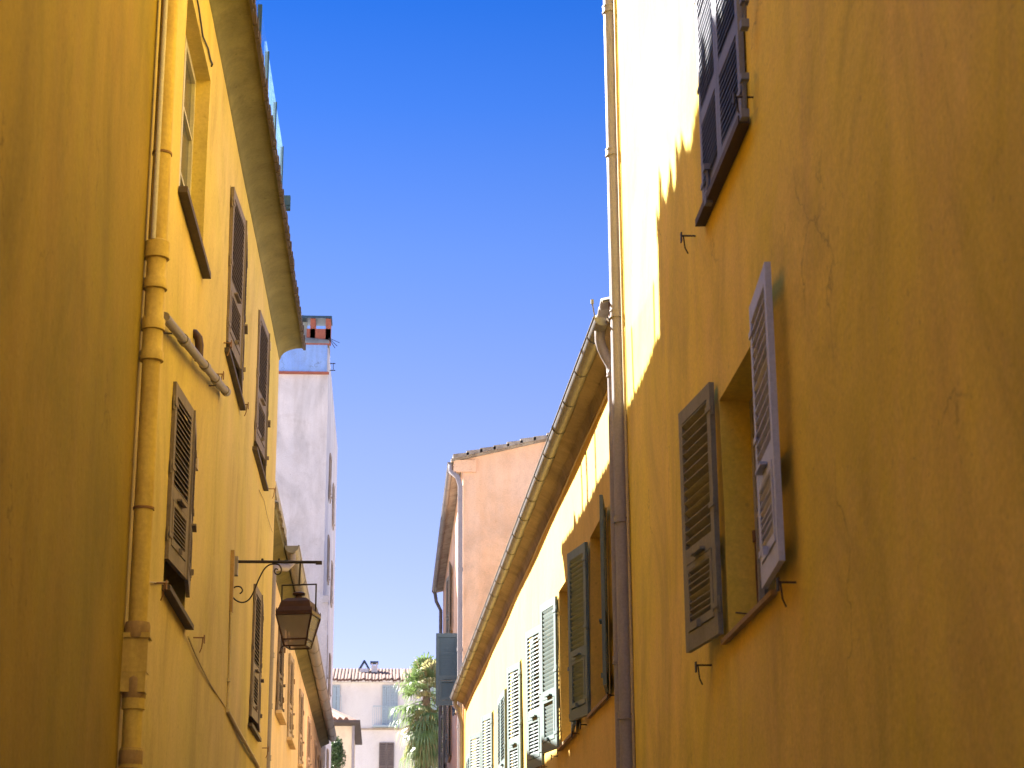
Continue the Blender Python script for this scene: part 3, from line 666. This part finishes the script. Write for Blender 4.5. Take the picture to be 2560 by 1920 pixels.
# the two scrolls, drawn as spirals in the plane of the bracket
sp = [(604, 1483), (600, 1486), (594, 1484), (592, 1478), (596, 1469), (603, 1467), (607, 1474), (606, 1483), (598, 1487)]
path = [(599, 1484), (604, 1481), (606, 1475), (602, 1468), (594, 1466), (585, 1469), (580, 1478), (582, 1492), (592, 1502), (606, 1506), (620, 1501), (630, 1488), (638, 1470), (648, 1446), (660, 1424), (672, 1413), (686, 1410), (697, 1412), (703, 1421), (702, 1431), (696, 1436), (689, 1434), (686, 1427), (690, 1422), (695, 1424)]
def smooth(ps, k=4):
    out = []
    for i in range(len(ps) - 1):
        p0, p1, p2, p3 = ps[max(i-1, 0)], ps[i], ps[i+1], ps[min(i+2, len(ps)-1)]
        for j in range(k):
            t = j / k
            out.append(tuple(.5 * ((2*p1[c]) + (-p0[c]+p2[c])*t + (2*p0[c]-5*p1[c]+4*p2[c]-p3[c])*t*t + (-p0[c]+3*p1[c]-3*p2[c]+p3[c])*t**3) for c in (0, 1)))
    return out + [ps[-1]]
m = MB(); m.tube([lam(*q) for q in smooth(path)], .0075, 8); m.build('scroll', MAT['iron'], SL)
# lantern body, turned a little about its own axis
cx = lam(747, 1500).x; u = yl / 4800.                    # metres per photo pixel here
zt = lambda py: lam(747, py).z
rot = Matrix.Rotation(R(-12), 3, 'Z')
LT = lambda x, y, z: Vector((cx, yl, 0)) + rot @ Vector((x, y, 0)) + Vector((0, 0, z))
def ring(w_, z): return [LT(-w_, -w_, z), LT(w_, -w_, z), LT(w_, w_, z), LT(-w_, w_, z)]
def loft(m, rings):
    for a, b in zip(rings, rings[1:]):
        for k in range(4): m.quad(a[k], a[(k+1) % 4], b[(k+1) % 4], b[k])
    m.poly(list(reversed(rings[0]))); m.poly(rings[-1])
m = MB(); m.tube([lam(751, 1408), (cx, yl, zt(1461))], .0095, 8)
za, zb = zt(1462), zt(1538); hw = 44 * u
m.tube([LT(-hw, 0, za), LT(hw, 0, za)], .0075, 8)
for s in (-1, 1): m.tube([LT(s * hw, 0, za + .005), LT(s * hw, 0, zb)], .008, 8)
m.build('hanger', MAT['iron'], SL)
m = MB(); W0 = 45 * u
loft(m, [ring(W0 * 1.03, zt(1541)), ring(W0 * 1.03, zt(1534)), ring(W0 * .90, zt(1523)), ring(W0 * .86, zt(1516)), ring(W0 * .80, zt(1508)), ring(W0 * .55, zt(1499)), ring(W0 * .3, zt(1497))])
m.tube([(cx, yl, zt(1500)), (cx, yl, zt(1489)), (cx, yl, zt(1488)), (cx, yl, zt(1484)), (cx, yl, zt(1481))], .05, 16, True, [.036, .033, .062, .066, .045])
for k in range(4):
    q = ring(W0 * 1.0, zt(1534))[k]; m.tube([q, q + Vector((0, 0, .035))], .008, 8, True, [.009, .003])
m.build('lantern_roof', MAT['lantern_metal'], SL)
fr = MB(); top, bot = ring(W0, zt(1542)), ring(W0 * .60, zt(1618)); mid = ring(W0 * .69, zt(1602))
for k in range(4):
    for A in (top, mid, bot): fr.tube([A[k], A[(k+1) % 4]], .008, 6)
    fr.tube([top[k], bot[k]], .010, 6)
q = bot[0]; fr.tube([q, q + Vector((-.03, 0, -.015)), q + Vector((-.035, 0, -.05))], .006, 6); fr.tube([q + Vector((-.035, 0, -.05)), q + Vector((-.035, 0, -.075))], .016, 8, True, [.008, .018])
fro = fr.build('lantern_frame', MAT['lantern_metal'], SL)
for k in range(4):
    m = MB(); i = .985; A = [LT(*((rot.inverted() @ (v - Vector((cx, yl, v.z))))[:2]), v.z) for v in (top[k], top[(k+1) % 4], bot[(k+1) % 4], bot[k])]
    c0 = Vector((cx, yl, 0)); A = [Vector((cx + (v.x - cx) * i, yl + (v.y - yl) * i, v.z)) for v in A]
    m.quad(*A); m.build('glass_pane', MAT['lamp_glass'], fro)
m = MB(); loft(m, [ring(W0 * .77, zt(1572)), ring(W0 * .94, zt(1545))]); m.build('reflector', MAT['lantern_metal'], fro)

# ================================================================ LEFT: low peach building
W6 = Wall(-1.70, 26, 0.0, -1)
B6 = thing('peach_building', 'low peach coloured house behind the lantern, with a row of louvred shutters', 'building', (-1.7, 38, 0))
ZE6 = Z(5.9)
h6 = [(a, a + 1.3, Z(3.95), Z(5.38)) for a in (29.6, 33.0, 37.2, 41.2, 45.4, 48.6)]
facade(W6, Y5 + .1, 50.4, 0, ZE6, h6, .2, 5, MAT['peach_left'], B6)
for i, q in enumerate(h6):
    o = window(W6, *q, .2, B6, MAT['wood_pale'], sill=(.08, .10, .05), sillmat=MAT['peach_left'], drop=0)
    wd = .645
    leaf(W6, q[0], 1, q[2], q[3]-q[2], wd, 2, MAT['wood_pale' if i else 'shut_brown'], o, n0=0, slats=20, low=9, tilt=42); leaf(W6, q[1], -1, q[2], q[3]-q[2], wd, 3, MAT['wood_pale' if i else 'shut_brown'], o, n0=0, slats=20, low=9, tilt=42)
    for zz_ in (.3, 1.1):
        m = MB(); m.box(q[1] + .0, q[1] + .07, .0, .05, q[2] + zz_, q[2] + zz_ + .08, lambda v: W6.P(v.x, v.y, v.z)); m.build('hinge_block', MAT['rust'], B6)
m = MB(); P = W6.P; pf = [(-.03, -.14), (.01, -.14), (.03, -.10), (.20, -.03), (.21, .02), (-.03, .04)]
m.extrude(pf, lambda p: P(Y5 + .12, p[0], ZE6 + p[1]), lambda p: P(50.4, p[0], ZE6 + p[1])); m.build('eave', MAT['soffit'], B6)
m = MB(); m.box(Y5 + .12, 26.9, -.05, .16, ZE6 + .02, ZE6 + .22, lambda v: P(v.x, v.y, v.z)); m.box(Y5 + .12, 27.5, -.05, .20, ZE6 + .222, ZE6 + .38, lambda v: P(v.x, v.y, v.z)); m.build('eave_block', MAT['stone'], B6)
barrel_roof(W6, Y5 + .15, 50.5, .22, -4.8, ZE6 + .07, .26, .2, .04, MAT['tile_grey'], B6, rows=8, jit=.02)
gutter(W6, 26.9, 49.6, .31, ZE6 + .02, .10, MAT['zinc'], B6, brackets=1.6)
a = P(27.05, .31, ZE6 - .05)
drainpipe([a, a + Vector((0, 0, -.14)), a + Vector((-.07, -.1, -.24)), a + Vector((-.17, -.3, -.27)), a + Vector((-.24, -.5, -.33)), a + Vector((-.24, -.5, -.5)), Vector((a.x - .24, a.y - .5, 0))], .055, MAT['pipe_grey'], B6, [Z(4.3), Z(3.6), Z(2.9)])

# ================================================================ LEFT: white tower house
YT = 51.0; XT = -1.76
W7 = Wall(XT, YT, 0.0, -1)
B7 = thing('white_tower_building', 'very tall narrow white plastered house front behind the low peach roof', 'building', (XT, YT + 5, 0))
ZT7 = Z(16.15)
h7 = [(y, y + .8, Z(z), Z(z + 1.3)) for z in (5.2, 8.0, 10.8, 13.2) for y in (53.5, 57.)]
facade(W7, YT, 61.5, 0, ZT7 + .7, h7, .15, 4.5, MAT['tower_white'], B7)
for q in h7:
    o = window(W7, *q, .15, B7, MAT['frame_white'], name='window')
    leaf(W7, q[1], -1, q[2], 1.3, .395, 3, MAT['wood_pale'], o, slats=14, low=6, handle=False); leaf(W7, q[0], 1, q[2], 1.3, .395, 2, MAT['wood_pale'], o, slats=14, low=6, handle=False)
def yb(px, py, y): v = ray(px, py); return Vector((0, 0, EYE)) + v * (y / v.y)
m = MB(); a = yb(698, 930, YT); b = yb(817, 935, YT); c = yb(817, 864, YT); d_ = yb(728, 858, YT)
m.box(XT - 3.2, XT - .04, YT - .06, YT - .003, a.z, c.z); m.build('blue_band', MAT['band_blue'], B7, 'pale blue painted band under the chimney')
m = MB(); m.box(XT - 3.2, XT + .02, YT - .10, YT - .002, a.z - .06, a.z - .003); m.box(XT - 3.2, XT + .02, YT - .08, YT - .004, c.z + .002, c.z + .04); m.build('moulding', MAT['brick'], B7)
m = MB(); m.hexa([(XT-1.25, YT-.05, c.z+.042), (XT+.0, YT-.05, c.z+.042), (XT+.0, YT+1.2, c.z+.042), (XT-1.25, YT+1.2, c.z+.042), (XT-.85, YT+.15, c.z+.30), (XT-.0, YT+.15, c.z+.22), (XT-.0, YT+1, c.z+.22), (XT-.85, YT+1, c.z+.30)]); m.build('chimney_base', MAT['stone'], B7)
z0 = c.z + .26; z1 = yb(780, 787, YT).z; x0 = XT - .84; x1 = XT + .03
m = MB()
m.box(x0 - .3, x0 - .12, YT + .2, YT + .8, z0, z1 - .04); m.box(x0 + .3, x0 + .44, YT + .2, YT + .8, z0, z1 - .04); m.box(x1 - .14, x1, YT + .2, YT + .8, z0, z1 - .04); m.box(x0 + .2, x1, YT + .2, YT + .3, z0, z0 + .3)
ch = m.build('chimney', MAT['brick'], B7, 'red brick chimney head with openings')
m = MB(); m.box(x0 - .4, x1 + .03, YT + .15, YT + .85, z1 - .038, z1 + .03); m.build('chimney_slab', MAT['shut_blue'], ch)
m = MB(); m.box(x0 - .12, x0 + .2, YT + .5, YT + .56, z0, z1 - .05); m.build('chimney_flue', MAT['shut_paleblue'], ch)
m = MB(); m.tube([(x0 + .05, YT + .4, z1), (x0 + .07, YT + .4, z1 + .12)], .03, 8); m.tube([(x0 + .5, YT + .4, z1 + .09), (x0 + .8, YT + .4, z1 + .02)], .012, 6)
for dx, dz in ((.28, -.14), (.22, -.24), (.16, -.30)): m.tube([(x1 - .05, YT + .1, z0 + .0), (x1 + dx - .02, YT + .1, z0 + dz)], .009, 5)
m.tube([(x1, YT + .1, a.z + .3), (x1 + .16, YT + .1, a.z + .3)], .014, 6); m.tube([(x1, YT + .1, a.z + .1), (x1 + .16, YT + .1, a.z + .1)], .014, 6); m.tube([(x1 + .1, YT + .1, a.z + .1), (x1 + .1, YT + .1, a.z + .3)], .01, 6)
m.build('antenna', MAT['iron'], B7)
m = MB(); q0 = yb(797, 1492, YT - .3); q1 = yb(820, 1492, YT - .3); m.box(q0.x, q1.x, YT - .3, YT - .004, 0, q0.z); m.box(q1.x - .14, q1.x + .02, YT - .34, YT - .005, q0.z - .16, q0.z + .03); m.build('pilaster', MAT['tower_white'], B7)

# ================================================================ FAR: white building across the end, small building, chimneys
B8 = thing('far_white_building', 'white house closing the end of the street under a red tiled roof', 'building', (0, 95, 0))
class Front:                                              # facade facing the camera, y constant
    def __init__(s, y): s.y = y; s.nv = Vector((0, -1, 0)); s.sl = 0; s.side = 1
    def P(s, x, n, z): return Vector((x, s.y - n, z))
FW = Front(95)
fx = lambda px, py: yb(px, py, 95)
def Lf(px): return fx(px, 1800).x
zf = lambda py: fx(955, py).z
hA = (Lf(955), Lf(994), zf(1815), zf(1713)); hB = (Lf(812), Lf(849), zf(1790), zf(1713)); hC = (Lf(949), Lf(986), zf(1960), zf(1856))
hD = (Lf(1070), Lf(1108), zf(1815), zf(1713))
facade(FW, -9, 9, 0, zf(1707), [hA, hB, hC, hD], .2, 5, MAT['far_white'], B8)
def bleaf(x0, x1, z0, z1, mat, parent, y=94.93, n=12):
    m = MB(); f = .05; th = .04
    for (a, b, c, d) in ((x0, x0+f, z0, z1), (x1-f, x1, z0, z1)): m.box(a, b, y-th, y, c, d)
    for zc in (z0, (z0*.6+z1*.4), z1 - .08): m.box(x0+f, x1-f, y-th+.002, y-.002, zc, zc+.08)
    for i in range(n):
        zc = z0 + .1 + (z1 - z0 - .2) * (i + .5) / n; m.box(x0+f, x1-f, y-th*.7, y-.01, zc-.03, zc+.03)
    return m.build('shutter', mat, parent)
for q, mt in ((hA, 'shut_paleblue'), (hB, 'shut_paleblue'), (hC, 'shut_brown'), (hD, 'shut_paleblue')):
    o = window(FW, *q, .2, B8, MAT['frame_white']); k = 4 if mt == 'shut_paleblue' else 2; wd = (q[1] - q[0]) / k
    for j in range(k): bleaf(q[0] + j * wd + .01, q[0] + (j+1) * wd - .01, q[2] + .02, q[3] - .02, MAT[mt], o, n=22)
for q in (hA, hB, hD):
    m = MB(); xa_, xb_ = q[0] - .45, q[1] + .08; z0 = q[2]; n = 14
    m.box(xa_, xb_, 94.55, 94.95, z0 - .08, z0 - .01)
    for k in range(n + 1): x = xa_ + (xb_ - xa_) * k / n; m.box(x-.008, x+.008, 94.56, 94.576, z0, z0 + .9)
    m.box(xa_, xb_, 94.55, 94.59, z0 + .9, z0 + .93); m.box(xa_, xa_+.02, 94.56, 94.95, z0 + .9, z0 + .93); m.build('balcony', MAT['shut_paleblue'], B8)
m = MB(); m.box(-8.9, 8.9, 94.9, 94.997, zf(1825), zf(1821)); m.build('string_course', MAT['wood_pale'], B8)
m = MB(); m.box(-9.1, 9.1, 94.75, 95.2, zf(1707) + .002, zf(1702)); m.build('cornice', MAT['far_white'], B8)
m = MB(); zr0 = zf(1701); zr1 = zr0 + 1.05
k = int(18.2 / .17) * 6
prev = None
for i in range(k + 1):
    x = -9.1 + 18.2 * i / k; b_ = abs(math.sin(math.pi * i / 6)) * .05; tj = random.Random(i // 6).uniform(-.04, .04)
    cur = (Vector((x, 94.7, zr0 + b_ + tj)), Vector((x, 96.4, zr0 + .52 + b_)), Vector((x, 98.2, zr1 + b_)))
    if prev: m.quad(prev[0], cur[0], cur[1], prev[1], True); m.quad(prev[1], cur[1], cur[2], prev[2], True); m.quad(prev[0] - Vector((0, 0, .1)), cur[0] - Vector((0, 0, .1)), cur[0], prev[0])
    prev = cur
m.quad((-9.1, 98.2, zr1), (9.1, 98.2, zr1), (9.1, 101, zr0), (-9.1, 101, zr0))
rf = m.build('roof', MAT['tile_far'], B8)
a = yb(899, 1690, 97); b = yb(922, 1672, 97); m = MB(); m.box(a.x, b.x, 96.9, 97.5, a.z - .4, b.z); c8 = m.build('chimney', MAT['far_white'], B8, 'chimney with a pointed triangular cap')
t_ = yb(911, 1651, 97).z; xm = (a.x + b.x) / 2
m = MB()
for s in (-1, 1): m.hexa([(xm + s*.24 - .04, 96.9, b.z+.002), (xm + s*.24 + .04, 96.9, b.z+.002), (xm + s*.24 + .04, 97.5, b.z+.002), (xm + s*.24 - .04, 97.5, b.z+.002), (xm - .035, 96.9, t_), (xm + .035, 96.9, t_), (xm + .035, 97.5, t_), (xm - .035, 97.5, t_)])
m.build('chimney_cap', MAT['shut_blue'], c8)
a = yb(928, 1690, 97); b = yb(944, 1658, 97); m = MB(); m.box(a.x, b.x, 96.9, 97.4, a.z - .4, b.z - .12)
for s in (a.x, b.x - .06): m.box(s, s + .06, 96.9, 97.4, b.z - .118, b.z)
c9 = m.build('chimney', MAT['far_white'], B8, 'square chimney with a flat cap'); m = MB(); m.box(a.x - .06, b.x + .04, 96.85, 97.45, b.z + .002, b.z + .08); m.build('chimney_cap', MAT['shut_blue'], c9)

B9 = thing('small_cream_building', 'small cream house with a wide dark eave at the foot of the white tower', 'building', (-3, 73, 0))
q = yb(882, 1822, 72); m = MB(); m.box(-6.5, q.x, 72, 78, 0, yb(882, 1815, 72).z); m.build('wall', MAT['far_cream'], B9)
zc = yb(882, 1815, 72).z; e1 = yb(899, 1804, 71.4)
m = MB(); m.hexa([(-6.8, 72.0, zc+.002), (q.x+.0, 72.0, zc+.002), (q.x+.0, 78, zc+.002), (-6.8, 78, zc+.002), (-6.8, 71.4, e1.z-.04), (e1.x, 71.4, e1.z-.04), (e1.x, 78.4, e1.z-.04), (-6.8, 78.4, e1.z-.04)])
m.box(-6.8, e1.x + .02, 71.38, 78.4, e1.z - .038, e1.z + .06); m.build('eave', MAT['sill_dark'], B9)
m = MB(); m.hexa([(-6.8, 71.4, e1.z+.062), (e1.x-.1, 71.4, e1.z+.062), (e1.x-.1, 78.4, e1.z+.062), (-6.8, 78.4, e1.z+.062), (-6.8, 74.5, e1.z+1.0), (e1.x-1.3, 74.5, e1.z+1.0), (e1.x-1.3, 75.5, e1.z+1.0), (-6.8, 75.5, e1.z+1.0)])
for i in range(8): m.tube([(e1.x - .5 - i*.22, 71.4, e1.z + .08), (e1.x - 1.6 - i*.16, 74.5, e1.z + 1.02)], .09, 6)
m.build('roof', MAT['tile'], B9)
drainpipe([(q.x + .02, 71.93, 0), (q.x + .02, 71.93, zc)], .05, MAT['pvc_brown'], B9)

# ================================================================ PALM and bush
def frond(mb, hub, direction, plen, flen, droop, seed):
    rnd = random.Random(seed); d = direction.normalized()
    side = d.cross(Vector((0, 0, 1)));  side = side.normalized() if side.length > .1 else Vector((1, 0, 0))
    up = side.cross(d).normalized()
    tip = hub + d * plen + Vector((0, 0, -droop * .3 * plen))
    mb.tube([hub, hub.lerp(tip, .5) + up * .03, tip], .018, 4, False)
    n = 20
    for i in range(n):
        a = R(-105 + 210 * i / (n - 1) + rnd.uniform(-3, 3)); L = flen * (1 - .25 * abs(a) / 1.8) * rnd.uniform(.85, 1.08)
        ld = (d * math.cos(a) + side * math.sin(a) + up * .15 * math.cos(a * 1.5)).normalized(); wv = ld.cross(up).normalized() * .036
        dr = droop * rnd.uniform(.6, 1.3)
        p1 = tip + ld * L * .45; p2 = tip + ld * L * .8 + Vector((0, 0, -dr * L * .18)); p3 = tip + ld * L * .95 + Vector((0, 0, -dr * L * .62))
        n0 = len(mb.v); mb.v += [tip, p1 - wv, p1 + wv, p2 - wv * .7, p2 + wv * .7, p3]
        mb.f += [(n0, n0+1, n0+2), (n0+1, n0+3, n0+4, n0+2), (n0+3, n0+5, n0+4)]; mb.sm += [False] * 3
def palm(x, y, ztop, sc, seed, zr=2.6):
    base = Vector((x, y, 0)); t = thing('fan_palm', 'bushy fan palm with hanging dry fronds beside the blue shutter', 'palm tree', base)
    hub = Vector((x, y, ztop))
    m = MB(); m.tube([(x, y, 0), (x + .05, y, ztop * .5), (x, y, ztop)], .2, 14, True, [.3, .22, .17]); m.build('trunk', MAT['trunk'], t)
    g = MB(); dr = MB(); rnd = random.Random(seed)
    for i in range(78):
        az = i * 2.39996 + rnd.uniform(-.25, .25); q_ = i / 77; el = R(85 - 135 * min(1, q_ * 1.3) + rnd.uniform(-16, 16))
        d = Vector((math.cos(az) * math.cos(el), math.sin(az) * math.cos(el), math.sin(el)))
        h = hub + Vector((0, 0, .1 - 2.3 * max(0, q_ - .2)))
        frond(g if rnd.random() > q_ * .35 else dr, h, d, .50 * sc * rnd.uniform(.6, 1.35), .66 * sc * rnd.uniform(.75, 1.2), .5 + max(0, -math.sin(el)) * .9 + rnd.uniform(0, .6), i + seed * 100)
    for i in range(30):
        az = rnd.uniform(0, 6.28); h = hub + Vector((0, 0, -.5 - 2.8 * rnd.random()))
        d = Vector((math.cos(az) * .7, math.sin(az) * .7, -rnd.uniform(.4, 1.4))); frond(dr if rnd.random() < .6 else g, h, d, .35 * sc * rnd.uniform(.5, 1.2), .6 * sc, 1.1, 900 + i)
    g.build('crown', MAT['palm_green'], t); dr.build('dry_fronds', MAT['palm_dry'], t)
pc = yb(1066, 1715, 82); palm(pc.x, 82, pc.z, 1.30, 5)
t = thing('shrub', 'small dark leafy shrub below the small cream house', 'shrub', (yb(842, 1880, 68).x, 68, 0))
m = MB(); c = yb(838, 1885, 68); rnd = random.Random(11)
for i in range(2600):
    v = Vector((rnd.gauss(0, 1), rnd.gauss(0, 1), rnd.gauss(0, 1))).normalized() * rnd.random() ** .4
    bumpr = 1 + .25 * math.sin(v.x * 5 + 1) * math.sin(v.z * 4 + v.y * 3)
    p = c + Vector((v.x * .34 * bumpr, v.y * .4, v.z * .62 * bumpr)); a = Vector((rnd.uniform(-1,1), rnd.uniform(-1,1), rnd.uniform(-1,1))).normalized() * .045; b = a.cross(Vector((rnd.uniform(-1,1), rnd.uniform(-1,1), rnd.uniform(-1,1)))).normalized() * .025
    m.quad(p - a, p - b, p + a, p + b)
m.build('foliage', MAT['bush'], t)
m = MB(); m.tube([(c.x, 68, 0), (c.x + .02, 68, c.z * .6), (c.x, 68, c.z)], .05, 8, True, [.08, .05, .02])
for k in range(5): m.tube([(c.x, 68, c.z - .5 + k*.1), (c.x + .25 * math.cos(k * 2), 68 + .25 * math.sin(k*2), c.z - .1 + k*.1)], .015, 5)
m.build('trunk', MAT['trunk'], t)
